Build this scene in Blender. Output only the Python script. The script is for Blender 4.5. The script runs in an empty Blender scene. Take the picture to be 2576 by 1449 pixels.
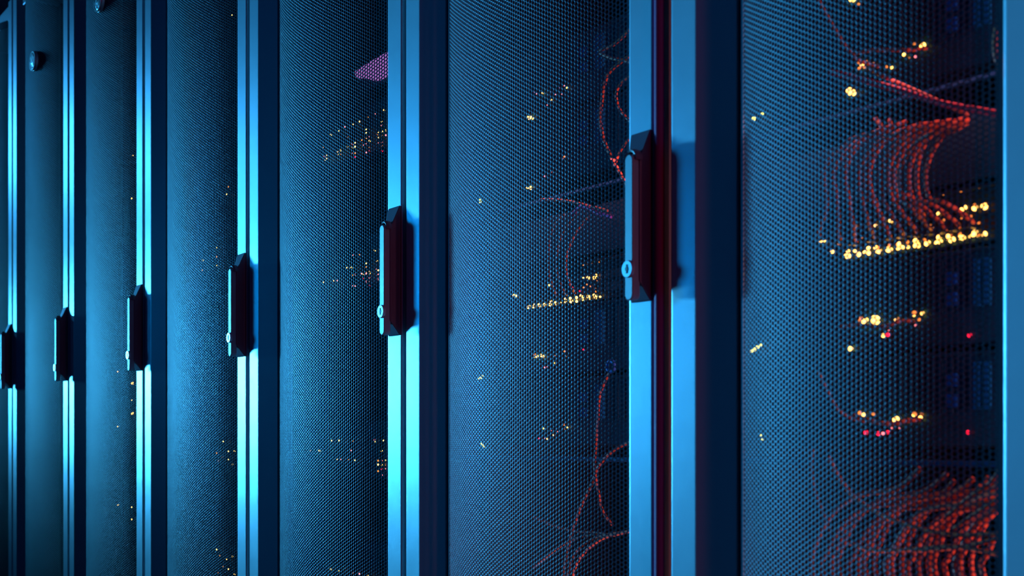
import bpy, bmesh, math, random
import numpy as np
from mathutils import Vector
random.seed(7)
sc = bpy.context.scene
COL = sc.collection

# ------------------------------------------------------------------ camera frame (2576x1449)
F = 3000.0
TH = math.atan(2238.0 / F)
CT, ST, TT = math.cos(TH), math.sin(TH), math.tan(TH)
CAMD, CAMZ, HORY = 1.0066, 0.72, 1112.0

def at(px, py, y=0.13):
    """World point on the vertical plane y that a photo pixel falls on."""
    w = CAMD + y
    depth = F * w / CT / (px - 1288 + F * TT)
    t = (depth - w * ST) / CT
    return Vector((-t, y, CAMZ + (HORY - py) * depth / F))

cam = bpy.data.cameras.new('camera')
camo = bpy.data.objects.new('camera', cam); COL.objects.link(camo)
camo.location = (0, -CAMD, CAMZ)
camo.rotation_euler = (math.pi/2, 0, math.pi/2 - TH)
cam.sensor_width = 36; cam.lens = F / 2576 * 36
cam.shift_y = (HORY - 724.5) / 2576
cam.dof.use_dof = True; cam.dof.focus_distance = 2.1; cam.dof.aperture_fstop = 6.5
cam.clip_start = 0.02
sc.camera = camo
sc.view_settings.view_transform = 'Standard'; sc.view_settings.look = 'None'
sc.view_settings.exposure = 0.0; sc.view_settings.gamma = 1.0
sc.view_settings.use_curve_mapping = False

# ------------------------------------------------------------------ materials
def mat(name, col, rough=0.4, metal=0.0, bump=0.0, bscale=900, spec=0.5, var=0.0, vscale=30, coat=0.0):
    m = bpy.data.materials.new(name); m.use_nodes = True
    nt = m.node_tree; b = nt.nodes['Principled BSDF']
    b.inputs['Base Color'].default_value = (*col, 1)
    b.inputs['Roughness'].default_value = rough
    b.inputs['Metallic'].default_value = metal
    b.inputs['Specular IOR Level'].default_value = spec
    b.inputs['Coat Weight'].default_value = coat
    tc = nt.nodes.new('ShaderNodeTexCoord')
    if bump:
        n = nt.nodes.new('ShaderNodeTexNoise'); n.inputs['Scale'].default_value = bscale
        n.inputs['Detail'].default_value = 2
        nt.links.new(tc.outputs['Object'], n.inputs['Vector'])
        bp = nt.nodes.new('ShaderNodeBump'); bp.inputs['Strength'].default_value = bump
        bp.inputs['Distance'].default_value = 0.0004
        nt.links.new(n.outputs['Fac'], bp.inputs['Height'])
        nt.links.new(bp.outputs['Normal'], b.inputs['Normal'])
    n2 = nt.nodes.new('ShaderNodeTexNoise'); n2.inputs['Scale'].default_value = vscale
    nt.links.new(tc.outputs['Object'], n2.inputs['Vector'])
    mr = nt.nodes.new('ShaderNodeMapRange')
    mr.inputs['To Min'].default_value = rough - 0.03 - var; mr.inputs['To Max'].default_value = rough + 0.03 + var
    nt.links.new(n2.outputs['Fac'], mr.inputs['Value'])
    nt.links.new(mr.outputs['Result'], b.inputs['Roughness'])
    return m

def emit(name, col, strength):
    m = bpy.data.materials.new(name); m.use_nodes = True
    nt = m.node_tree; b = nt.nodes['Principled BSDF']
    b.inputs['Base Color'].default_value = (*col, 1)
    b.inputs['Emission Color'].default_value = (*col, 1)
    b.inputs['Emission Strength'].default_value = strength
    m.cycles.emission_sampling = 'NONE'
    return m

M = dict(
    frame=mat('powder_coated_frame', (0.48, 0.51, 0.56), 0.31, 0.2, 0.35, 1400, 0.6),
    mesh=mat('perforated_sheet', (0.105, 0.128, 0.16), 0.45, 0.3, 0, spec=0.25),
    body=mat('cabinet_sheet', (0.02, 0.025, 0.03), 0.5),
    plastic=mat('black_handle_plastic', (0.16, 0.09, 0.12), 0.38, 0, 0.3, 2500),
    lever=mat('grey_lever', (0.30, 0.33, 0.36), 0.4, 0, 0.4, 2200),
    chrome=mat('bright_metal', (0.6, 0.62, 0.65), 0.35, 0.4),
    badge=mat('pale_badge_metal', (0.7, 0.85, 0.8), 0.3, 0.5),
    slot=mat('slot_black', (0.005, 0.005, 0.006), 0.5),
    rod=mat('red_lit_seal', (0.42, 0.03, 0.12), 0.6, spec=0.2),  # red light falling on the rounded edge is put into the base colour
    chassis=mat('equipment_steel', (0.008, 0.03, 0.05), 0.6, 0.0, spec=0.2),
    face=mat('equipment_face', (0.006, 0.035, 0.06), 0.6, 0.0, spec=0.2),
    rib=mat('equipment_rib', (0.01, 0.07, 0.13), 0.6, 0.0, spec=0.2),
    vent=mat('blue_vent', (0.004, 0.20, 0.5), 0.6, spec=0.1),
    latch=mat('blue_latch', (0.003, 0.10, 0.45), 0.6, spec=0.1),
    port=mat('port_black', (0.004, 0.006, 0.01), 0.5),
    rail=mat('dark_rail', (0.01, 0.025, 0.045), 0.6, spec=0.2),
    bar=mat('rail_steel', (0.01, 0.12, 0.32), 0.5, 0.0, spec=0.2),
    red=mat('orange_red_cable', (0.8, 0.17, 0.06), 0.5),
    crimson=mat('crimson_cable', (0.8, 0.01, 0.06), 0.4),
    brown=mat('brown_cable', (0.45, 0.12, 0.06), 0.45),
    purple=mat('violet_cable', (0.5, 0.1, 0.6), 0.4),
    blue=mat('blue_plug', (0.03, 0.2, 0.8), 0.35),
    floor=mat('raised_floor', (0.10, 0.11, 0.12), 0.35),
    wall=mat('painted_wall', (0.55, 0.58, 0.62), 0.7),
    amber=emit('amber_light', (1.0, 0.50, 0.10), 6.0),
    amber_dim=emit('dim_amber_light', (1.0, 0.30, 0.05), 1.2),
    pink=emit('pink_light', (1.0, 0.22, 0.25), 2.2),
    redl=emit('red_light', (1.0, 0.01, 0.05), 2.5),
    green=emit('yellow_green_light', (0.85, 0.75, 0.12), 4.0),
    screen=emit('violet_display', (0.60, 0.20, 0.66), 0.6),
)

# ------------------------------------------------------------------ mesh helpers
class MB:
    def __init__(s): s.v = []; s.f = []; s.sm = []
    def add(s, vs, fs, smooth=False):
        o = len(s.v); s.v += [tuple(v) for v in vs]
        s.f += [tuple(i + o for i in f) for f in fs]; s.sm += [smooth] * len(fs)
    def box(s, x0, x1, y0, y1, z0, z1, b=0.0):
        if b <= 0:
            v = [(x, y, z) for z in (z0, z1) for y in (y0, y1) for x in (x0, x1)]
            s.add(v, [(0, 2, 3, 1), (4, 5, 7, 6), (0, 1, 5, 4), (2, 6, 7, 3), (0, 4, 6, 2), (1, 3, 7, 5)])
            return
        bm = bmesh.new(); bmesh.ops.create_cube(bm, size=1)
        for v in bm.verts:
            v.co = ((x0+x1)/2 + v.co.x*(x1-x0), (y0+y1)/2 + v.co.y*(y1-y0), (z0+z1)/2 + v.co.z*(z1-z0))
        bmesh.ops.bevel(bm, geom=bm.edges[:], offset=b, segments=2, affect='EDGES', profile=0.5)
        bm.verts.index_update()
        s.add([v.co[:] for v in bm.verts], [tuple(v.index for v in f.verts) for f in bm.faces]); bm.free()
    def prism(s, pts, z0, z1, smooth=False, caps=True):
        n = len(pts)
        v = [(p[0], p[1], z0) for p in pts] + [(p[0], p[1], z1) for p in pts]
        f = [(i, (i+1) % n, n + (i+1) % n, n + i) for i in range(n)]
        s.add(v, f, smooth)
        if caps: s.add(v, [tuple(range(n-1, -1, -1)), tuple(range(n, 2*n))])
    def tube(s, pts, r, n=8, sub=6):
        P = [Vector(p) for p in pts]
        Q = []
        for i in range(len(P) - 1):
            a, b, c, d = P[max(i-1, 0)], P[i], P[i+1], P[min(i+2, len(P)-1)]
            for k in range(sub):
                t = k / sub
                Q.append(0.5*((2*b) + (c-a)*t + (2*a-5*b+4*c-d)*t*t + (3*b-a-3*c+d)*t**3))
        Q.append(P[-1])
        vs = []; up = Vector((0.13, 0.97, 0.21)).normalized()
        for i, q in enumerate(Q):
            d = (Q[min(i+1, len(Q)-1)] - Q[max(i-1, 0)]).normalized()
            u = up - d * up.dot(d)
            u = u.normalized() if u.length > 1e-4 else d.orthogonal().normalized()
            w = d.cross(u); up = u
            vs += [q + (u*math.cos(2*math.pi*k/n) + w*math.sin(2*math.pi*k/n))*r for k in range(n)]
        f = [(i*n+k, i*n+(k+1) % n, (i+1)*n+(k+1) % n, (i+1)*n+k) for i in range(len(Q)-1) for k in range(n)]
        s.add(vs, f, True)
        s.add(vs, [tuple(range(n-1, -1, -1)), tuple(range((len(Q)-1)*n, len(Q)*n))])
    def disc(s, c, rx, rz, y0, y1, n=24, dome=0.0):
        """Round plate facing the aisle (-y) from y0 (back) to y1 (front)."""
        cx, cz = c
        rings = [(1.0, y0), (1.0, y1 + 0.15*(y0-y1)), (0.93, y1)]
        if dome: rings += [(0.6, y1 - dome*0.7), (0.25, y1 - dome)]
        vs = [(cx + rx*k*math.cos(2*math.pi*i/n), y, cz + rz*k*math.sin(2*math.pi*i/n)) for k, y in rings for i in range(n)]
        f = [(j*n+i, j*n+(i+1) % n, (j+1)*n+(i+1) % n, (j+1)*n+i) for j in range(len(rings)-1) for i in range(n)]
        f.append(tuple(range((len(rings)-1)*n, len(rings)*n)))
        f.append(tuple(range(n-1, -1, -1)))
        s.add(vs, f)
    def build(s, name, m, parent=None, loc=(0, 0, 0)):
        me = bpy.data.meshes.new(name); me.from_pydata(s.v, [], s.f); me.update()
        me.polygons.foreach_set('use_smooth', s.sm)
        bm = bmesh.new(); bm.from_mesh(me)
        bmesh.ops.recalc_face_normals(bm, faces=bm.faces[:]); bm.to_mesh(me); bm.free()
        me.materials.append(m)
        o = bpy.data.objects.new(name, me); COL.objects.link(o)
        o.location = loc
        if parent: o.parent = parent
        return o

def tag(o, label=None, cat=None, group=None, kind=None):
    if label: o['label'] = label
    if cat: o['category'] = cat
    if group: o['group'] = group
    if kind: o['kind'] = kind
    return o

def empty(name, loc):
    o = bpy.data.objects.new(name, None); COL.objects.link(o); o.location = loc
    o.empty_display_size = 0.05
    return o

def copy_tree(o, parent=None):
    c = o.copy(); COL.objects.link(c)
    if parent: c.parent = parent
    for ch in [x for x in o.children]: copy_tree(ch, c)
    return c

# ------------------------------------------------------------------ room
b = MB(); b.box(-10, 2.5, -3.2, 2.2, -0.1, 0.0); tag(b.build('floor', M['floor']), kind='structure')
b = MB(); b.box(-10, 2.5, 2.2, 2.3, 0, 3.0); tag(b.build('wall_back', M['wall']), kind='structure')
b = MB(); b.box(-10, 2.5, -3.2, 2.3, 3.0, 3.1); tag(b.build('ceiling', M['wall']), kind='structure')

# ------------------------------------------------------------------ cabinets
ZB, ZT = 0.06, 2.15            # door bottom and top
LEDGE, SLX, SLY = 0.048, 0.040, 0.019
RST = 0.046                    # width of the handle side of the frame

def arc(cx, cy, r, a0, a1, n=5):
    return [(cx + r*math.cos(math.radians(a0 + (a1-a0)*i/n)), cy + r*math.sin(math.radians(a0 + (a1-a0)*i/n))) for i in range(n+1)]

def door_frame(W, parent, rst=RST):
    b = MB()
    r = 0.0035
    left = [(0, 0.032)] + arc(r, r, r, 180, 270) + arc(LEDGE-0.008, 0.008, 0.008, 270, 295, 4) + [(LEDGE+SLX, SLY), (LEDGE+SLX, 0.032)]
    b.prism(left, ZB, ZT, True)
    R0 = W - rst
    right = [(R0, 0.032)] + arc(R0+0.005, 0.005, 0.005, 180, 270) + arc(W-r, r, r, 270, 360) + [(W, 0.032)]
    b.prism(right, ZB, ZT, True)
    b.box(LEDGE+SLX-0.002, R0+0.002, 0.008, 0.031, ZB, ZB+0.05, 0.003)
    b.box(LEDGE+SLX-0.002, R0+0.002, 0.008, 0.031, ZT-0.05, ZT, 0.003)
    o = b.build('door_frame', M['frame'], parent)
    me = o.data
    for p in me.polygons: p.use_smooth = False
    return o

YE, SAG = 0.0225, 0.049
def curve_y(q): return YE - SAG*4*q*(1-q)

def perforated(W, parent, rst=RST):
    u0, u1 = LEDGE+SLX+0.004, W-rst-0.001
    L = u1 - u0
    p = 0.0058; cw = p*math.sqrt(3)/2; rh = 0.00238; th = 0.0011
    nc = int((L-0.010)/cw); z0, z1 = ZB+0.05, ZT-0.05
    nr = int((z1-z0-0.02)/p)
    us = u0 + 0.005 + (np.arange(nc)+0.5)*cw
    zs = z0 + 0.01 + (np.arange(nr)+0.5)*p
    U, Z = np.meshgrid(us, zs, indexing='ij')
    Z = Z + (np.arange(nc) % 2)[:, None]*p/2
    U = U.ravel(); Z = Z.ravel(); N = len(U)
    ang = np.arange(12)*math.pi/6
    ro = np.where(np.arange(12) % 2 == 0, p/math.sqrt(3), p/2)
    X = np.empty((N, 36)); ZZ = np.empty((N, 36)); OFF = np.zeros(36); OFF[24:] = th
    for k, rr in ((0, ro), (1, np.full(12, rh)), (2, np.full(12, rh))):
        X[:, k*12:(k+1)*12] = U[:, None] + rr*np.cos(ang)
        ZZ[:, k*12:(k+1)*12] = Z[:, None] + rr*np.sin(ang)
    q = (X-u0)/L
    Y = YE - SAG*4*q*(1-q) + OFF
    co = np.stack([X, Y, ZZ], -1).reshape(-1, 3)
    i = np.arange(12); j = (i+1) % 12
    f1 = np.stack([i, j, j+12, i+12], -1); f2 = np.stack([i+12, j+12, j+24, i+24], -1)
    fl = np.concatenate([f1, f2])
    faces = (np.arange(N)[:, None, None]*36 + fl[None]).reshape(-1)
    nf = N*24
    # solid margins
    mv = []; mf = []
    def strip(a, b_, zz0, zz1, n=1, lift=0.0006):
        o = len(co) + len(mv)
        for s_ in range(n+1):
            x = a + (b_-a)*s_/n; y = curve_y((x-u0)/L) - lift
            mv.extend([(x, y, zz0), (x, y, zz1)])
        for s_ in range(n): mf.append((o+2*s_, o+2*s_+2, o+2*s_+3, o+2*s_+1))
    strip(u0-0.004, u0+0.0085, z0-0.005, z1+0.005, 3)
    strip(us[-1]-0.001, u1+0.004, z0-0.005, z1+0.005, 3)
    strip(u0+0.0085, us[-1]-0.001, z0-0.005, zs[0]+0.002, 20)
    strip(u0+0.0085, us[-1]-0.001, zs[-1]-0.002, z1+0.005, 20)
    co = np.concatenate([co, np.array(mv)]); faces = np.concatenate([faces, np.array(mf).reshape(-1)]); nf += len(mf)
    me = bpy.data.meshes.new('perforated_panel')
    me.vertices.add(len(co)); me.vertices.foreach_set('co', co.astype(np.float32).ravel())
    me.loops.add(len(faces)); me.loops.foreach_set('vertex_index', faces.astype(np.int32))
    me.polygons.add(nf); me.polygons.foreach_set('loop_start', (np.arange(nf)*4).astype(np.int32))
    me.update(calc_edges=True)
    me.materials.append(M['mesh'])
    o = bpy.data.objects.new('perforated_panel', me); COL.objects.link(o); o.parent = parent
    return o

def handle(W, parent):
    """Swing handle: black trapezoid base, grey lever, round lock."""
    R = W
    zb, zt = CAMZ+0.173, CAMZ+0.3806
    b = MB()
    B = [(R-0.038, 0.001, zb), (R-0.001, 0.001, zb), (R-0.001, 0.001, zt), (R-0.038, 0.001, zt)]
    C = [(R-0.037, -0.003, zb), (R-0.0006, -0.003, zb), (R-0.0006, -0.003, zt), (R-0.037, -0.003, zt)]
    T = [(R-0.0215, -0.021, zb+0.022), (R-0.0003, -0.021, zb+0.022), (R-0.0003, -0.021, zt-0.038), (R-0.0215, -0.021, zt-0.038)]
    bm = bmesh.new()
    rings = [[bm.verts.new(p) for p in r] for r in (B, C, T)]
    for a, c in zip(rings, rings[1:]):
        for k in range(4): bm.faces.new((a[k], a[(k+1) % 4], c[(k+1) % 4], c[k]))
    bm.faces.new(rings[0][::-1]); bm.faces.new(rings[-1])
    bmesh.ops.recalc_face_normals(bm, faces=bm.faces[:])
    eds = [e for e in bm.edges if all(v.co.y < -0.002 for v in e.verts)]
    bmesh.ops.bevel(bm, geom=eds, offset=0.0016, segments=2, affect='EDGES', profile=0.5)
    bm.verts.index_update()
    b.add([v.co[:] for v in bm.verts], [tuple(v.index for v in f.verts) for f in bm.faces]); bm.free()
    # arched hood over the lever's top end
    hood = []
    n = 14; cx = R-0.0105; cz = CAMZ+0.341
    vs = []
    for rr, yy in ((0.0092, -0.0205), (0.0092, -0.0275), (0.0110, -0.0285), (0.0128, -0.0240), (0.0128, -0.0185)):
        vs += [(cx + rr*math.cos(math.pi*k/n), yy, cz + 1.15*rr*math.sin(math.pi*k/n)) for k in range(n+1)]
    fs = [(j*(n+1)+k, j*(n+1)+k+1, (j+1)*(n+1)+k+1, (j+1)*(n+1)+k) for j in range(4) for k in range(n)]
    b.add(vs, fs, False)
    base = b.build('door_handle', M['plastic'], parent)
    # lever: stadium outline, bevelled front
    def stad(cx, z0, z1, r, n=10):
        return [(cx + r*math.cos(a), z1 - r + r*math.sin(a)) for a in [math.pi*k/n for k in range(n+1)]] + \
               [(cx + r*math.cos(a), z0 + r + r*math.sin(a)) for a in [math.pi + math.pi*k/n for k in range(n+1)]]
    l = MB(); cx = R-0.0092; z0, z1 = CAMZ+0.1712, CAMZ+0.3480
    lay = [(0.0068, -0.0195), (0.0074, -0.0285), (0.0070, -0.0305), (0.0060, -0.0315)]
    vs = []
    for r_, yy in lay:
        d = 0.0074 - r_
        vs += [(x, yy, z) for x, z in stad(cx, z0+d, z1-d, r_)]
    n = len(vs)//len(lay)
    fs = [(j*n+k, j*n+(k+1) % n, (j+1)*n+(k+1) % n, (j+1)*n+k) for j in range(len(lay)-1) for k in range(n)]
    fs += [tuple(range(n-1, -1, -1)), tuple(range((len(lay)-1)*n, len(lay)*n))]
    l.add(vs, fs)
    l.build('lever', M['lever'], base)['label'] = 'grey lever with rounded ends'
    k = MB(); zc = CAMZ+0.2090
    k.disc((cx, zc), 0.0098, 0.0105, -0.0300, -0.0345, 28)
    k.disc((cx, zc), 0.0074, 0.0080, -0.0340, -0.0333, 28)
    lk = k.build('lock_cylinder', M['chrome'], base); lk['label'] = 'round bright lock'
    # key slot as the lock's dark face, part of the handle
    s = MB(); s.box(cx-0.0013, cx+0.0013, -0.0352, -0.0340, zc-0.0055, zc+0.0055, 0.0004)
    s.disc((cx, zc), 0.0030, 0.0032, -0.0340, -0.0350, 16)
    s.build('key_slot', M['slot'], base)
    return base

def badge(W, parent):
    b = MB(); u = LEDGE+SLX+0.038 + (W-RST-LEDGE-SLX)/2; z = CAMZ+1.128
    y = curve_y(0.5)
    b.disc((u, z), 0.029, 0.029, y+0.002, y-0.005, 36, dome=0.004)
    # raised rim and relief of leaf shapes around a centre boss
    n = 36
    vs = []
    for rr, yy in ((0.0285, y-0.005), (0.0275, y-0.0085), (0.0250, y-0.0085), (0.0240, y-0.005)):
        vs += [(u+rr*math.cos(2*math.pi*k/n), yy, z+rr*math.sin(2*math.pi*k/n)) for k in range(n)]
    b.add(vs, [(j*n+k, j*n+(k+1) % n, (j+1)*n+(k+1) % n, (j+1)*n+k) for j in range(3) for k in range(n)])
    b.disc((u, z), 0.006, 0.006, y-0.005, y-0.010, 16)
    for k in range(6):
        a = math.pi*k/3 + 0.3
        b.disc((u+0.015*math.cos(a), z+0.015*math.sin(a)), 0.0042, 0.0062, y-0.005, y-0.009, 12)
    o = b.build('round_badge', M['badge'], parent)
    o['label'] = 'round shiny embossed badge'
    return o

def cabinet_body(W, root):
    d = 1.0; zt = 2.17
    for nm, x0, x1 in (('side_panel', 0.001, 0.004), ('side_panel', W-0.004, W-0.001)):
        b = MB(); b.box(x0, x1, 0.036, d, 0.03, zt-0.02); b.build(nm, M['body'], root)
    b = MB(); b.box(0.0, W, 0.034, d, zt-0.02, zt, 0.003); b.build('top_panel', M['frame'], root)
    b = MB(); b.box(0.0, W, 0.034, d, 0.0, 0.03, 0.003); b.build('plinth', M['body'], root)
    b = MB(); b.box(0.004, W-0.004, d-0.004, d, 0.03, zt-0.02); b.build('back_panel', M['body'], root)
    for x in (0.020, W-0.038):
        b = MB(); b.box(x, x+0.018, 0.138, 0.150, 0.03, zt-0.02)
        for k in range(46):
            z = 0.06 + k*0.0445
            b.box(x+0.006, x+0.012, 0.1365, 0.138, z, z+0.006)
        b.build('mounting_rail', M['rail'], root)

def make_cabinet(W, loc, with_handle=True, rst=RST):
    root = empty('server_cabinet', loc)
    cabinet_body(W, root)
    fr = door_frame(W, root, rst)
    perforated(W, fr, rst)
    if with_handle: handle(W, root)
    return root

WSTD = 0.583
LEFT_T = [1.032, 1.6347, 2.2300, 2.8263, 3.4300, 4.0330, 4.6300]
RIGHT_T = [0.554, 1.0625, 1.6470, 2.2440, 2.8400, 3.4440, 4.0470]
CLAB = [
    'open-looking server cabinet by the thick crimson cable, its door frame without handle',
    'server cabinet whose door handle shows deep red edge, beside red-lit seal rod',
    'server cabinet with violet display and many tiny amber dots behind its perforated door',
    'narrow teal mesh server cabinet between the bright cyan posts, just one blank gap wide',
    'far server cabinet with round badge cut by the top edge, amber dots by its handle',
    'dark far server cabinet with whole round badge near top of its door',
    'farthest server cabinet at the row end, only a sliver of its door showing',
]
CLAB[0] = 'nearest server cabinet, red cable bundles and amber switch lights inside, no handle on its door'
CLAB[1] = 'server cabinet with the largest door handle, beside a red-lit seal rod'
CLAB[3] = 'server cabinet with the third largest handle, plain mesh door with few amber dots'
CGRP = 'row of perforated-door server cabinets'
cabs = []
c0 = make_cabinet(LEFT_T[0]-RIGHT_T[0], (-LEFT_T[0], 0, 0), False, 0.050); cabs.append(c0)
c1 = make_cabinet(WSTD, (-LEFT_T[1], 0, 0)); cabs.append(c1)
for k in range(2, 7):
    c = copy_tree(c1); c.location = (-LEFT_T[k], 0, 0); cabs.append(c)
for k in range(1, 7):
    s = (LEFT_T[k]-RIGHT_T[k])/WSTD
    cabs[k].scale = (s, 1, 1)
for k, c in enumerate(cabs): tag(c, CLAB[k], 'server cabinet', CGRP)
for k in (4, 5):
    fr = [x for x in cabs[k].children if x.name.startswith('door_frame')][0]
    badge(WSTD, fr)
# rounded seal in the wide gap on the second cabinet, red light painted in
s = MB(); n = 14
s.prism([(WSTD+0.0098+0.0062*math.cos(2*math.pi*k/n), 0.002+0.0062*math.sin(2*math.pi*k/n)) for k in range(n)], ZB, ZT, True)
s.box(WSTD-0.001, WSTD+0.0098, 0.004, 0.008, ZB, ZT)
sr = s.build('edge_seal', M['rod'], c1); sr['label'] = 'rounded seal along the door edge, coloured as if lit red'

# ------------------------------------------------------------------ equipment
YF = 0.132
def local(p, root): return (p[0]-root.location[0], p[1]-root.location[1], p[2]-root.location[2])

_ledmesh = {}
def led(px, py, r, col, root, y=YF-0.003):
    """A small round lens on the face of a device."""
    key = (col, round(r, 5))
    if key not in _ledmesh:
        bm = bmesh.new(); bmesh.ops.create_icosphere(bm, subdivisions=2, radius=r)
        me = bpy.data.meshes.new('status_light'); bm.to_mesh(me); bm.free()
        me.materials.append(M[col])
        for p in me.polygons: p.use_smooth = True
        _ledmesh[key] = me
    o = bpy.data.objects.new('status_light', _ledmesh[key]); COL.objects.link(o)
    o.parent = root; o.location = local(at(px, py, y), root)
    return o

def server_parts(w, h, root, blocks=True):
    b = MB(); b.box(0, w, YF+0.004, 0.75, 0, h, 0.001); b.build('chassis', M['chassis'], root)
    b = MB(); b.box(0.002, w-0.002, YF, YF+0.004, 0.002, h-0.002, 0.0008)
    b.box(0, w, YF-0.006, YF+0.002, h-0.004, h-0.001, 0.0006)     # folded top lip
    n = int(w/0.0125)
    for k in range(n):
        x = 0.008 + k*0.0125
        if blocks and 0.262 < x < 0.300: continue
        b.box(x, x+0.0016, YF-0.0018, YF+0.001, 0.036 if h > 0.07 else 0.045, h-0.008)
    b.build('faceplate', M['rib'], root)
    b = MB()
    for k in range(6):
        x = 0.075 + k*0.019
        b.box(x, x+0.014, YF-0.0024, YF+0.001, 0.010, 0.022)
    b.build('port_block', M['port'], root)
    if blocks:
        # louvred blue vent block on the right, two small latches beside it
        b = MB(); x0 = 0.272
        for k in range(2):
            b.box(x0+k*0.0105, x0+k*0.0105+0.0085, YF-0.004, YF+0.001, 0.040, 0.090, 0.0008)
            for j in range(8):
                b.box(x0+k*0.0105+0.001, x0+k*0.0105+0.0075, YF-0.0052, YF-0.0035, 0.043+j*0.0058, 0.0455+j*0.0058)
        b.build('vent_block', M['vent'], root)
        for zz in (0.056, 0.078):
            b = MB(); b.box(x0-0.030, x0-0.018, YF-0.007, YF+0.001, zz-0.013, zz+0.001, 0.001); b.build('latch', M['latch'], root)

SW, SW1 = 0.388, 0.436
def make_server(x, z, label, blocks=True, h=0.102, w=SW):
    root = empty('rack_server', (x, 0, z))
    tag(root, label, 'server', 'rack servers behind the perforated doors')
    server_parts(w, h, root, blocks)
    return root

def copy_server(src, x, z, label):
    r = copy_tree(src); r.location = (x, 0, z); r['label'] = label
    return r

HB = {'D': -0.006, 'C': 0.102, 'B': 0.394, 'E': 0.502}
XC0, XC1 = -0.985, -0.985-0.6085
s_proto = make_server(XC0, CAMZ+HB['D'], 'lowest server of the nearest cabinet, red lights below amber ones on its face')
srv = {('D', 0): s_proto}
slabs = {
 ('C', 0): 'server just under the long amber switch row in the nearest cabinet, biggest round amber light',
 ('B', 0): 'server above the cable loops of the nearest cabinet, beside the thin red cable arc',
 ('E', 0): 'topmost server of the nearest cabinet, cut by the top of the picture, one amber light',
 ('D', 1): 'lowest server of the second cabinet, faint pink and amber specks on its face',
 ('C', 1): 'server just under the short amber switch row in the second cabinet',
 ('B', 1): 'server of the second cabinet with single amber lamp below pink speck',
 ('E', 1): 'topmost server of the second cabinet, bright yellow lamp and scattered specks',
}
s_proto1 = make_server(XC1, CAMZ+HB['D'], slabs.pop(('D', 1)), w=SW1)
srv[('D', 1)] = s_proto1
for (kk, ci), lab in slabs.items():
    srv[(kk, ci)] = copy_server((s_proto, s_proto1)[ci], (XC0, XC1)[ci], CAMZ+HB[kk], lab)

def make_switch(x, z, label, w=SW, h=0.060):
    root = empty('network_switch', (x, 0, z))
    tag(root, label, 'network switch', 'network switches with amber port lights')
    b = MB(); b.box(0, w, YF+0.004, 0.5, 0, h, 0.001); b.build('chassis', M['chassis'], root)
    b = MB(); b.box(0.002, w-0.002, YF, YF+0.004, 0.001, h-0.001, 0.0008)
    b.box(0, w, YF-0.006, YF+0.002, h-0.003, h, 0.0006); b.build('faceplate', M['face'], root)
    b = MB()
    for r_ in range(2):
        for k in range(23):
            xx = 0.055+k*0.0139
            b.box(xx, xx+0.0112, YF-0.0015, YF+0.001, 0.012+r_*0.018, 0.024+r_*0.018)
    b.build('port_block', M['port'], root)
    return root
sw0 = make_switch(XC0, CAMZ+0.208, 'network switch with the long bright row of amber lights under red cable loops')
sw1 = make_switch(XC1, CAMZ+0.206, 'network switch of the second cabinet with the smaller amber light row', w=SW1)

# lights of the nearest cabinet (pixel, pixel, radius)
def leds(lst, root, col='amber'):
    for p in lst:
        led(p[0], p[1], p[2] if len(p) > 2 else 0.0016, p[3] if len(p) > 3 else col, root)

def rescale(lst, ox, oy, s, r=None, col=None):
    return [(ox + p[0]/s, oy + p[1]/s) + ((r,) if r else tuple(p[2:3])) + ((col,) if col else tuple(p[3:4])) for p in lst]

A0 = [(1067,900,.0033),(1067,858,.0022),(1047,895,.0018),(1127,853,.0022),(1155,885,.0030),(1140,890,.0016),(1213,870,.0024),(1243,833,.0022),(1250,873,.0028),
 (1303,825,.0024),(1325,825,.0014,'amber_dim'),(1335,858,.0030),(1308,862,.0014),(1415,843,.0034),(1432,848,.0026),(1422,805,.0014,'amber_dim'),(1495,830,.0024),(1510,797,.0028),(1530,828,.0026),(1490,800,.0016,'amber_dim'),
 (1580,820,.0022),(1575,778,.0020,'amber_dim'),(1648,772,.0030),(1665,808,.0030),(1645,812,.0024),(1720,765,.0022,'amber_dim'),(1748,790,.0034),(1818,778,.0024),(1848,740,.0028),(1857,778,.0026),
 (1920,728,.0024),(1955,715,.0016,'amber_dim'),(1958,760,.0036),(1915,757,.0014),(2025,708,.0018,'amber_dim'),(2025,742,.0024),(2052,742,.0028),(2155,697,.0032),(2160,722,.0026),(2120,730,.0022),(2185,718,.0016,'amber_dim'),(2235,712,.0030),
 (830,770,.0024),(858,762,.0028),(930,862,.0024),
 (1435,597,.0026),(1845,538,.0022),(2045,505,.0026),(2065,485,.0026),(2155,487,.0032),(2155,462,.0016,'amber_dim'),(2235,475,.0036),
 (1305,638,.0020),(1135,642,.0020,'amber_dim'),(1135,640,.0012),(1005,775,.0022,'amber_dim'),(990,797,.0018,'amber_dim'),(1110,782,.0014,'amber_dim'),(1185,742,.0014,'amber_dim'),(1250,730,.0012,'amber_dim'),(1288,752,.0014),
 (1375,712,.0014),(1475,720,.0016,'amber_dim'),(1505,738,.0014,'amber_dim'),(1605,700,.0018),(1608,672,.0012,'amber_dim'),(1805,662,.0016,'amber_dim'),(1775,635,.0012,'amber_dim'),(1890,590,.0012,'amber_dim'),(2115,622,.0018),(2185,613,.0016,'amber_dim'),(2118,560,.0016,'amber_dim'),(2040,580,.0012,'amber_dim'),
 (2035,342,.0014,'amber_dim'),(1960,355,.0014,'amber_dim'),(1885,372,.0010,'amber_dim'),(2265,293,.0012,'amber_dim'),(2190,312,.0010,'amber_dim')]
leds(rescale(A0, 1820, 380, 3.407), sw0)
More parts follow.
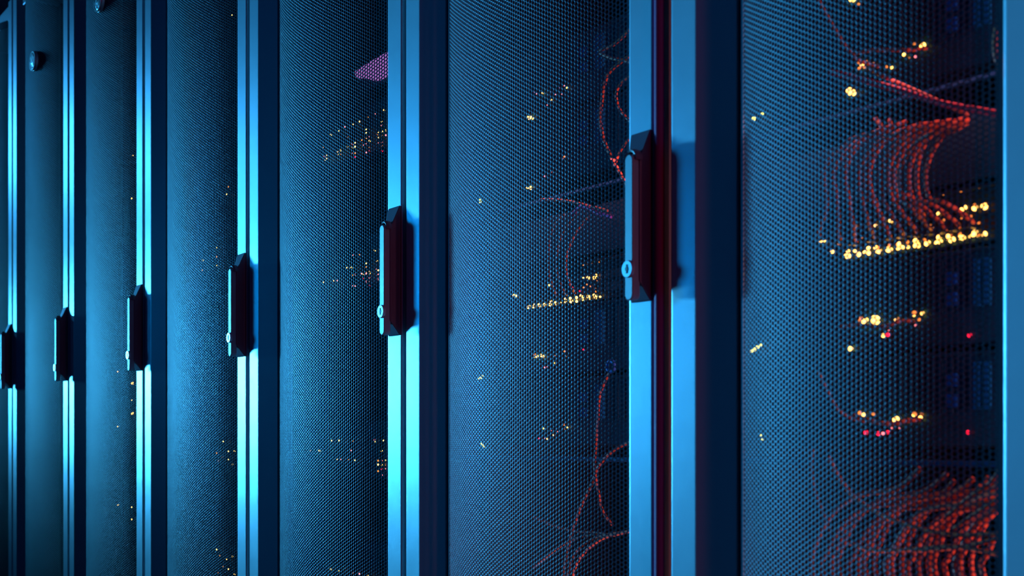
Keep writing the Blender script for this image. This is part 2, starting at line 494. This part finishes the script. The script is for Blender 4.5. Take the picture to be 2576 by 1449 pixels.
B0 = [(1187,553,.0026),(1210,572,.0020,'amber_dim'),(1165,590,.0022,'amber_dim'),(1155,540,.0014,'amber_dim'),(1225,525,.0014,'amber_dim'),(1290,545,.0018,'amber_dim'),(1437,577,.0020),(1395,573,.0016,'amber_dim'),
 (1547,468,.0018),(1595,498,.0012,'amber_dim'),(1707,390,.0034),(1675,425,.0016,'amber_dim'),(1635,372,.0018,'amber_dim'),(1645,485,.0014,'pink'),
 (1080,780,.0040),(1110,795,.0036),(1085,800,.003),(262,1017,.0028,'green'),(332,975,.0018,'green')]
leds(rescale(B0, 1820, 0, 3.407), srv[('B', 0)])
leds([(2144, -3, .0040), (2160, 12, .002, 'amber_dim')], srv[('E', 0)])
C0 = [(1195,210,.0028),(1220,190,.0030),(1180,170,.0022,'amber_dim'),(1170,195,.0022,'amber_dim'),(1300,188,.0056),(1480,188,.0022),(1500,178,.0018,'amber_dim'),(1635,128,.0026,'amber_dim'),(1632,145,.0018),(1705,130,.0022),(1675,183,.0018,'amber_dim'),
 (1575,182,.0014,'amber_dim'),(1648,235,.0014,'pink'),(1370,320,.0024),(1408,314,.0022,'redl'),(1420,280,.0014,'pink'),(1080,433,.0030),(1103,432,.0022),(2110,318,.0024,'redl'),
 (265,442,.0026,'green'),(292,420,.0022,'green'),(318,405,.0020,'green'),(240,455,.0020,'green')]
leds(rescale(C0, 1820, 750, 3.407), srv[('C', 0)])
D0 = [(1170,985,.0026,'amber_dim'),(1195,998,.0026),(1175,990,.0018),(1285,990,.0022,'amber_dim'),(1478,1040,.0038),(1640,990,.0026,'amber_dim'),(1630,1002,.0018),(1700,995,.0020,'amber_dim'),(1688,1025,.0022),(1575,1050,.0018,'amber_dim'),
 (1222,1152,.0028,'redl'),(1328,1160,.0026,'redl'),(1367,1160,.0018,'pink'),(1408,1150,.0022,'redl'),(2097,1150,.0022,'redl'),(1510,1112,.0012,'pink'),(1440,1115,.0012,'pink'),
 (320,1180,.0018,'green'),(335,1210,.0016,'green')]
leds(rescale(D0, 1820, 750, 3.407), srv[('D', 0)])
# second cabinet
A1 = [(752,1295,.0024),(765,1280,.0014),(795,1290,.0024),(805,1270,.0014),(842,1275,.0024),(852,1290,.0014),(888,1272,.0024),(935,1272,.0026),(942,1245,.0018),(978,1255,.0018),(985,1270,.0014),(1025,1258,.0014),
 (1062,1225,.0020),(1062,1250,.0018),(1100,1222,.0024),(1110,1245,.0028),(1150,1215,.0026),(1155,1240,.0028),(1192,1200,.0024),(1205,1225,.0026),(1250,1205,.0026),(1262,1220,.0018),(1300,1195,.0024),(1312,1212,.0026),(1350,1205,.0018),
 (1210,1048,.0014),(1250,1050,.0026),(1300,1050,.0024),(1315,1030,.0022),(925,1112,.0016),(632,1195,.0022),(650,1200,.0022),
 (1212,1130,.0012,'amber_dim'),(1240,1105,.0012,'amber_dim'),(1270,1120,.0012,'amber_dim'),(1310,1140,.0014,'amber_dim'),(1325,1070,.0012,'amber_dim'),(1310,1165,.0014,'amber_dim'),(1120,1130,.0012,'redl'),(1180,1160,.0012,'redl'),
 (1340,920,.0009,'amber_dim'),(1280,932,.0009,'amber_dim'),(1245,938,.0009,'amber_dim'),(1210,945,.0009,'amber_dim')]
leds(rescale(A1, 1100, 380, 3.293), sw1)
leds(rescale([(850,1068,.0032),(825,1070,.0022),(865,1078,.0024),(840,1080,.0022),(960,848,.0017),(1038,912,.0016),(1002,958,.0010,'pink'),(1178,798,.0015),(1157,780,.0010,'pink'),(1077,860,.0010,'pink'),(905,855,.0010,'pink'),(885,840,.0008,'redl'),(1135,858,.0008,'pink'),(1035,835,.0008,'redl'),(1115,800,.0009,'redl')], 1100, 0, 3.622), srv[('E', 1)])
leds(rescale([(772,305,.0030),(745,305,.0018),(893,208,.0016,'pink'),(945,172,.0010,'pink'),(1053,45,.0016,'amber_dim'),(1040,62,.0010,'pink'),(355,405,.0020,'green'),(365,425,.0016,'green'),(350,425,.0014,'green')], 1100, 380, 3.293), srv[('B', 1)])
leds(rescale([(547,205,.0020,'amber_dim'),(560,215,.0024),(583,210,.0024),(595,217,.0022),(545,222,.0014),(605,277,.0018,'pink'),(618,275,.0010,'pink'),(655,253,.0014),(660,213,.0012,'amber_dim'),(715,187,.0014,'amber_dim'),(725,215,.0010,'amber_dim'),(820,177,.0012,'redl'),(245,335,.0022,'green'),(255,322,.0018,'green'),(235,340,.0018,'green')], 1100, 800, 2.232), srv[('C', 1)])
leds(rescale([(595,620,.0014),(572,677,.0014,'redl'),(605,677,.0012,'pink'),(618,678,.0015),(653,657,.0014),(713,598,.0017,'amber_dim'),(717,622,.0015,'amber_dim'),(731,613,.0014),(675,638,.0008,'pink'),(640,632,.0008,'pink'),(255,710,.0020,'green'),(262,722,.0016,'green'),(245,705,.0016,'green')], 1100, 800, 2.232), srv[('D', 1)])

# third cabinet: four tall blade chassis with scattered lights
def make_blade(x, z, w, h, label):
    root = empty('blade_server', (x, 0, z))
    tag(root, label, 'server', 'blade servers of the far cabinets')
    b = MB(); b.box(0, w, YF+0.004, 0.75, 0, h, 0.001); b.build('chassis', M['chassis'], root)
    n = 8
    for k in range(n):
        b = MB(); x0 = 0.004 + k*(w-0.008)/n; x1 = x0 + (w-0.008)/n - 0.003
        b.box(x0, x1, YF-0.001, YF+0.004, 0.004, h-0.004, 0.0008)
        b.box(x0+0.006, x0+0.010, YF-0.008, YF-0.001, 0.02, h-0.02, 0.001)
        b.build('blade', M['face'], root)
    return root
L2a = [(443,981),(500,957),(563,998),(597,1050),(618,1040),(652,886),(606,903),(712,857),(762,832),(830,803),(813,887),(700,945),(700,1005),(724,997),(790,968),(815,960),(843,950),(815,990),(843,985),(562,1070),(597,1075),(618,1070),(668,1022),(675,1058),(724,1027),(724,1075),(724,1100),(700,1110),(700,1050),(492,1105),(512,1095),(492,1125),(512,1122),(395,1140),(415,1132),(400,1165),(415,1155),(388,1077),(545,925),(790,1000),(815,1040),(815,1065),(815,1100),(790,1045),(597,1120),(618,1115),(618,1145),(778,980),(813,915),(700,970)]
L2b = [(762,376),(828,355),(652,406),(605,414),(700,472),(560,503),(592,503),(597,558),(618,553),(813,442),(778,455),(813,470),(700,500),(776,515),(788,522),(815,505),(815,520),(700,535),(700,548),(725,530),(725,545),(675,548),(675,580),(664,545),(725,577),(725,603),(725,632),(700,605),(490,597),(465,597),(390,607),(597,635),(618,635),(815,550),(815,578),(788,553),(788,585)]
L2c = [(495,352),(558,350),(672,350),(847,345),(847,358),(920,350),(398,432),(327,432),(658,430),(904,432),(684,509),(545,505),(875,512),(905,512),(935,512),(875,545),(905,547),(935,545),(905,582),(935,575),(906,630),(875,597),(635,508),(570,505)]
L2d = [(493,1393),(557,1403),(672,1425),(722,1432),(790,1447)]
def colr(i, py_low):
    return ('amber', 'amber', 'amber_dim', 'pink', 'amber')[i % 5] if not py_low else ('pink', 'amber_dim', 'redl', 'pink')[i % 4]
XB2 = -(LEFT_T[2]-0.06); XB3 = -(LEFT_T[3]-0.06); XB4 = -(LEFT_T[4]-0.06)
sets = [(L2a, 680, 0, 2.898, 0.545, 0.10, 'upper blade server with a slanting field of amber lights, beside second handle post'),
        (L2b, 680, 500, 2.898, 0.295, 0.10, 'blade server with small amber and pink lights level with the second largest handle'),
        (L2c, 680, 1000, 3.227, -0.07, 0.11, 'blade server below the second largest handle, three short rows of amber lights'),
        (L2d, 680, 1000, 3.227, -0.29, 0.10, 'blade server at the bottom edge with five amber lights in a slanting line')]
for lst, ox, oy, s_, hb, hh, lab in sets:
    r = make_blade(XB2, CAMZ+hb, 0.46, hh, lab)
    pts = rescale(lst, ox, oy, s_)
    for i, p in enumerate(pts):
        hz = at(p[0], p[1], YF)[2] - (CAMZ+hb)
        led(p[0], p[1], 0.0016 if i % 3 else 0.0019, colr(i, hz < hh*0.22 and len(lst) > 10), r, YF-0.010)
# violet display
root = empty('status_display', (at(975, 140)[0]-0.11, 0, CAMZ+0.672))
tag(root, 'glowing violet display panel behind the mesh near top of the second handle post', 'display')
b = MB(); b.box(-0.010, 0.16, YF+0.004, 0.40, 0.0, 0.056, 0.002); b.build('housing', M['chassis'], root)
b = MB()
pp = [local(at(px_, py_, YF), root) for px_, py_ in ((897, 181), (934, 157), (985, 128), (985, 186), (946, 204), (924, 197), (899, 196))]
vv = [(p[0], yy, p[2]) for yy in (YF-0.004, YF+0.006) for p in pp]; n = len(pp)
b.add(vv, [tuple(range(n)), tuple(range(2*n-1, n-1, -1))] + [(i, (i+1) % n, n+(i+1) % n, n+i) for i in range(n)])
b.build('screen', M['screen'], root)['label'] = 'glowing violet screen'
# fourth cabinet
for hb, pts, lab in ((0.54, [(571,489),(575,470),(583,37)], 'blade server with one lone amber dot, in the plain cabinet above its handle'),
                     (0.40, [(545,622),(545,646),(546,669),(510,655),(509,680)], 'blade server with a short upright line of amber dots left of the third largest handle'),
                     (-0.09, [(562,1110),(545,1140),(575,1135),(590,1135),(550,1160),(575,1155),(585,1168),(560,1150)], 'blade server with scattered dots below the third largest handle'),
                     (-0.33, [(545,1382),(552,1398),(570,1408),(585,1400),(560,1425),(575,1432),(590,1445),(548,1440)], 'blade server with amber dots by the bottom edge, in the third-handle cabinet')):
    r = make_blade(XB3, CAMZ+hb, 0.46, 0.10, lab)
    for i, p in enumerate(pts): led(p[0], p[1], 0.0017, ('amber', 'amber_dim', 'amber')[i % 3], r, YF-0.010)
for hb, pts, lab in ((0.56, [(331,499),(334,392)], 'blade server with two tiny dots high in the badge cabinet cut by the top edge'),
                     (0.04, [(333,964,.0034),(333,1040,.0034),(297,935,.0018),(297,1073,.0018),(332,1007,.0012)], 'blade server with two bright amber lamps beside and below the fourth largest handle'),
                     (-0.25, [(297,1270),(331,1275,.0022),(331,1307)], 'blade server with three dots low in the badge cabinet cut by the top edge')):
    r = make_blade(XB4, CAMZ+hb, 0.46, 0.15, lab)
    for p in pts: led(p[0], p[1], p[2] if len(p) > 2 else 0.0018, 'amber', r, YF-0.010)

# ------------------------------------------------------------------ rails, blank panel, cables
def thing_mesh(b, name, m, label, cat, group=None):
    v = b.v; cx = sum(p[0] for p in v)/len(v); cy = sum(p[1] for p in v)/len(v); cz = min(p[2] for p in v)
    b.v = [(p[0]-cx, p[1]-cy, p[2]-cz) for p in v]
    return tag(b.build(name, m, None, (cx, cy, cz)), label, cat, group)

def bar(px0, py0, px1, py1, y, hgt, dep, label, group='cable management bars', ends=None):
    a = at(px0, py0, y); c = at(px1, py1, y); z = (a[2]+c[2])/2
    x0, x1 = ends if ends else (a[0], c[0])
    b = MB(); b.box(x0, x1, y, y+dep, z-hgt/2, z+hgt/2, min(hgt, dep)*0.3)
    return thing_mesh(b, 'cable_bar', M['bar'], label, 'cable bar', group)
E0 = (-1.018, -0.570); E1 = (-1.625, -1.078)
bar(2333, 228, 2510, 182, 0.118, 0.0055, 0.006, 'slanting blue bar crossing above the cable loops, ending at the pale right post', ends=E0)
bar(2090, 1165, 2515, 1165, 0.100, 0.0065, 0.006, 'level blue bar just above the red cable bundle', ends=E0)
bar(1440, 488, 1540, 452, 0.118, 0.0055, 0.006, 'faint blue bar above the violet cable in the second cabinet', ends=E1)
bar(1450, 1155, 1565, 1155, 0.100, 0.0065, 0.006, 'faint level bar behind the crossing red cables of the second cabinet', ends=E1)
for xc, SWX, lab in ((XC0, SW, 'smooth blue blank panel right of the looping red cables in nearest cabinet'),
                (XC1, SW1, 'smooth dark blank panel above the smaller amber light row of second cabinet')):
    b = MB(); b.box(xc+0.0, xc+SWX, YF-0.003, YF+0.003, CAMZ+0.275, CAMZ+0.345, 0.001)
    b.box(xc+0.0, xc+SWX, YF-0.008, YF-0.002, CAMZ+0.275, CAMZ+0.278)
    thing_mesh(b, 'blank_panel', M['rib'], lab, 'blank panel', 'blank panels between devices')
# slim cable fed down behind the vents
def cable(name, pts, r, m, label, group=None, plug=None, ys=None, y=0.085):
    P = []
    for i, p in enumerate(pts):
        yy = p[2] if len(p) > 2 else y
        P.append(at(p[0], p[1], yy))
    b = MB(); b.tube(P, r)
    o = thing_mesh(b, name, M[m], label, 'cable', group)
    if plug:
        q = P[-1]; pb = MB()
        pb.box(q[0]-0.0042, q[0]+0.0042, q[1]-0.014, q[1]+0.004, q[2]-0.004, q[2]+0.004, 0.001)
        pb.v = [(v[0]-o.location[0], v[1]-o.location[1], v[2]-o.location[2]) for v in pb.v]
        pb.build('plug', M[plug], o)
    return o

cable('red_cable', [(2050,-30),(2062,5),(2095,65),(2128,118),(2158,150),(2185,160,.11),(2212,168,.118)], .0022, 'red', 'thin red cable sagging from the top edge to the amber specks of the nearest cabinet')
cable('red_cable', [(2150,135),(2190,127),(2240,126),(2290,126),(2330,122,.12)], .0020, 'red', 'short red cable lying along the server face, between the amber specks near the top')
cable('crimson_cable', [(2090,182),(2120,188),(2160,198),(2210,212),(2280,232),(2350,255),(2420,270),(2470,278),(2530,290)], .0034, 'crimson', 'thick crimson cable running downward across to the pale right post', y=.075)
cable('brown_cable', [(2190,175,.12),(2230,196),(2290,222),(2370,258),(2405,275),(2432,288,.09),(2425,296,.1)], .0022, 'brown', 'brownish cable under the thick crimson cable')
cable('orange_cable', [(2525,40),(2508,70),(2503,115),(2508,150),(2525,190)], .0030, 'red', 'orange cable bowed against the pale right post, near the top', y=.06)
# C-shaped loops above the switch
loops = [(2072,2060,605,330),(2098,2110,612,330),(2128,2150,618,316),(2160,2195,610,330),(2188,2235,605,318),(2214,2265,600,330),(2236,2300,596,322),(2262,2335,592,332),(2288,2372,588,322),(2306,2405,582,312),(2330,2440,574,322),(2176,2215,560,345),(2250,2318,556,342)]
for i, (L, e, yb, top) in enumerate(loops):
    m = ('brown', 'brown', 'red', 'brown', 'red', 'brown', 'red', 'brown', 'red', 'red', 'red', 'brown', 'red')[i]
    yy = 0.066 + (i*5 % 7)*0.006
    tx = 2435 if i > 3 else L+130+i*10
    rx = max(70, 150 - i*6)
    pts = [(tx, 298+(i % 4)*4, .112), (L+rx*0.95, top-2, yy), (L+rx*0.45, top+22, yy), (L+rx*0.12, top+70, yy), (L, 440, yy), (L+8, 500, yy), (L+(e-L)*.35+8, yb-65, yy), (e, yb-22, .11), (e+6, yb-8, .126)]
    cable('looped_cable', pts, .0025, m, 'red-brown patch cable in the C-shaped loops above the long amber light row', 'looped patch cables above the switch', plug='port')
# bundle at bottom of the nearest cabinet
for i in range(20):
    L = 2045 + i*22 + (i*37 % 11)
    top = 1238 + (i*29 % 40)
    sy = 1195 + (i*23) % 150
    yy = 0.064 + (i*3 % 8)*0.007
    m = ('brown', 'red', 'red', 'red')[i % 4] if i > 3 else ('brown', 'brown', 'red', 'brown')[i]
    sx = min(2540, L+210+(i % 3)*60)
    pts = [(sx+60, top-60+i*2, yy), (sx, top-8, yy), (L+110, top+10, yy), (L+45, top+60, yy), (L+8, top+130, yy), (L-4, 1420, yy), (L+10, 1490, yy), (L+20, 1600, .11)]
    cable('draped_cable', pts, .0030, m, 'red cable of the thick bundle arching down at the bottom beside the pale right post', 'draped red cable bundle')
for i, pts in enumerate([[(2085,1150),(2110,1200),(2150,1250),(2210,1290),(2290,1322),(2400,1345),(2540,1340)],
                         [(2300,1385),(2380,1380),(2450,1370),(2540,1345)],
                         [(2135,1365),(2200,1385),(2300,1382),(2400,1375),(2540,1400)],
                         [(2380,1300),(2440,1250),(2490,1215),(2530,1160)],
                         [(2400,1330),(2450,1295),(2500,1262),(2540,1240)]]):
    labs = ['red cable crossing over the bottom bundle, slanting from upper left', 'short red cable lying level over the bundle by the pale right post', 'long red cable lying level low across the bundle',
            'red cable rising steeply beside the pale right post out of the bundle', 'red cable rising gently over the bundle toward the pale right post']
    cable('red_cable', pts, .0024, 'red', labs[i], y=.055)
cable('brown_cable', [(2058,935),(2068,955),(2082,985),(2105,1025),(2140,1052,.1),(2175,1060,.12)], .0018, 'brown', 'thin brown cable drooping to the lowest server lights in the nearest cabinet', y=.07)
cable('brown_cable', [(2045,1130),(2042,1180),(2050,1235),(2075,1300),(2100,1380),(2120,1470)], .0018, 'brown', 'thin brown cable hanging left of the bottom bundle')
# red clutter among the specks on servers C and D
cable('red_cable', [(2150,1045,.118),(2180,1056,.09),(2215,1064,.085),(2250,1066,.09),(2285,1058,.1),(2315,1056,.12)], .0026, 'red', 'short red cable under the amber lights of the lowest server of the nearest cabinet')
cable('red_cable', [(2110,822,.118),(2160,818,.1),(2220,822,.09),(2265,808,.1),(2300,808,.12)], .0020, 'brown', 'dim red cable lying below the biggest round amber light')

# second cabinet cables
G2 = None
cc = [([(1590,70),(1568,92),(1540,115),(1508,130),(1538,146),(1568,152),(1590,158)], .0022, 'red', 'red cable bent into a sharp V beside the largest handle post, near the top'),
 ([(1600,130),(1568,152),(1535,180),(1520,215),(1514,255),(1511,300),(1518,348),(1538,395),(1558,432),(1580,470)], .0024, 'red', 'long bowed red cable left of the largest handle'),
 ([(1590,190),(1566,206),(1552,228),(1551,250),(1562,280),(1590,310)], .0020, 'red', 'short bowed red cable inside the longer bowed one'),
 ([(1590,340),(1562,378),(1550,405),(1545,420)], .0018, 'red', 'short red cable end by the top of the largest handle'),
 ([(1362,502),(1400,503),(1440,508),(1480,518),(1530,530)], .0020, 'red', 'thin red cable slanting above the violet cable'),
 ([(1440,540),(1460,520),(1480,522),(1505,536),(1540,545)], .0028, 'purple', 'violet cable arching over the loops of the second cabinet'),
 ([(1480,545),(1455,575),(1436,612),(1425,645),(1424,680),(1434,715),(1446,738,.12)], .0018, 'red', 'red loop nearest the smaller amber row, innermost of the second cabinet'),
 ([(1450,540),(1418,580),(1402,630),(1400,680),(1415,725),(1425,742,.12)], .0016, 'brown', 'brown loop just outside the innermost red loop of the second cabinet'),
 ([(1420,540),(1390,575),(1380,630),(1382,690),(1400,745,.12)], .0016, 'brown', 'brown loop outermost above the smaller amber row'),
 ([(1537,930),(1520,965),(1508,1000),(1504,1060),(1499,1120),(1496,1180),(1505,1235),(1516,1285),(1540,1320)], .0019, 'red', 'red cable hanging down from the blue plug in the second cabinet'),
 ([(1590,1112),(1566,1120),(1535,1140),(1505,1175),(1490,1215),(1470,1255),(1452,1300),(1438,1345),(1425,1400),(1415,1470)], .0022, 'red', 'red cable sweeping down and left, crossing the one from the blue plug'),
 ([(1590,1335),(1560,1342),(1515,1355),(1475,1385),(1450,1420),(1436,1470)], .0022, 'red', 'outermost red cable curving down at the foot of the largest handle post'),
 ([(1560,1340),(1510,1350),(1470,1368),(1440,1405),(1425,1470)], .0021, 'red', 'red cable curving down just above the outermost one by the largest handle post'),
 ([(1550,1348),(1500,1340),(1450,1337),(1400,1325),(1360,1308),(1340,1300)], .0016, 'brown', 'thin dim cable reaching left above the curving red cables'),
 ([(1500,1345),(1455,1352),(1410,1375),(1370,1405),(1340,1430)], .0016, 'brown', 'thin dim cable fanning down left from the curving red cables')]
for pts, r, m, lab in cc: cable('patch_cable', pts, r, m, lab, y=.08)
# ring-shaped blue plug
b = MB(); c = at(1537, 922, 0.08); n = 18; rr = 0.0075; r2 = 0.0028
vs = [(c[0]+(rr+r2*math.cos(2*math.pi*j/8))*math.cos(2*math.pi*k/n), c[1]+r2*math.sin(2*math.pi*j/8), c[2]+(rr+r2*math.cos(2*math.pi*j/8))*math.sin(2*math.pi*k/n)) for k in range(n) for j in range(8)]
b.add(vs, [(k*8+j, k*8+(j+1) % 8, ((k+1) % n)*8+(j+1) % 8, ((k+1) % n)*8+j) for k in range(n) for j in range(8)], True)
thing_mesh(b, 'cable_ring', M['blue'], 'bright blue ring plug above the hanging red cable in second cabinet', 'cable ring')

# ------------------------------------------------------------------ lights
def area(name, loc, tgt, sx, sy, col, power):
    l = bpy.data.lights.new(name, 'AREA'); l.shape = 'RECTANGLE'; l.size = sx; l.size_y = sy
    l.color = col; l.energy = power
    o = bpy.data.objects.new(name, l); COL.objects.link(o); o.location = loc
    d = Vector(tgt) - Vector(loc); o.rotation_euler = d.to_track_quat('-Z', 'Y').to_euler()
    return o
k = area('aisle_end_lamp', (-8.5, -2.25, 1.25), (0.1, 0, 0.90), 1.2, 0.5, (0.05, 0.50, 1.0), 18.5)
k.data.spread = math.radians(21.5)
f = area('aisle_fill_lamp', (-6.0, -3.1, 1.6), (-0.7, 0, 0.92), 0.8, 0.8, (0.0, 0.33, 1.0), 3.0)
f.data.spread = math.radians(34)
c_ = area('far_top_fill', (-9.0, -1.9, 2.85), (-4.2, 0, 2.0), 1.2, 0.3, (0.04, 0.42, 1.0), 7)  # unseen fill, added to brighten the tops of the far cabinets
c_.data.spread = math.radians(50)
area('overhead_blue_fill', (-1.6, -1.5, 2.8), (-1.6, 0.1, 0.9), 3.0, 0.5, (0.0, 0.14, 1.0), 0.8)  # soft blue fill added overhead, stands for no fitting
area('red_side_lamp', (0.9, -0.29, 1.0), (-1.2, -0.02, 0.95), 0.08, 0.9, (1.0, 0.04, 0.28), 1.6)
for n_, xr in (('cabinet_side_fill', -RIGHT_T[0]-0.02), ('cabinet_side_fill', -RIGHT_T[1]-0.02)):  # added fill inside two cabinets so the cables show through the mesh
    l_ = area(n_, (xr, 0.100, CAMZ+0.15), (xr-1, 0.150, CAMZ+0.15), 0.02, 0.9, (1.0, 0.27, 0.36), 0.34)
    l_.data.spread = math.radians(120)
for xc_ in (-0.80, -1.35):  # no fixtures here, warm fill added below and above the cable bundles
    area('cable_fill', (xc_, 0.075, CAMZ-0.30), (xc_, 0.09, CAMZ+1), 0.36, 0.02, (1.0, 0.30, 0.28), 0.28)
    area('cable_fill', (xc_, 0.085, CAMZ+0.388), (xc_, 0.09, CAMZ-1), 0.36, 0.02, (1.0, 0.26, 0.30), 0.12)
w = bpy.data.worlds.new('world'); sc.world = w; w.use_nodes = True
w.node_tree.nodes['Background'].inputs['Color'].default_value = (0.0, 0.05, 0.4, 1)
w.node_tree.nodes['Background'].inputs['Strength'].default_value = 0.045
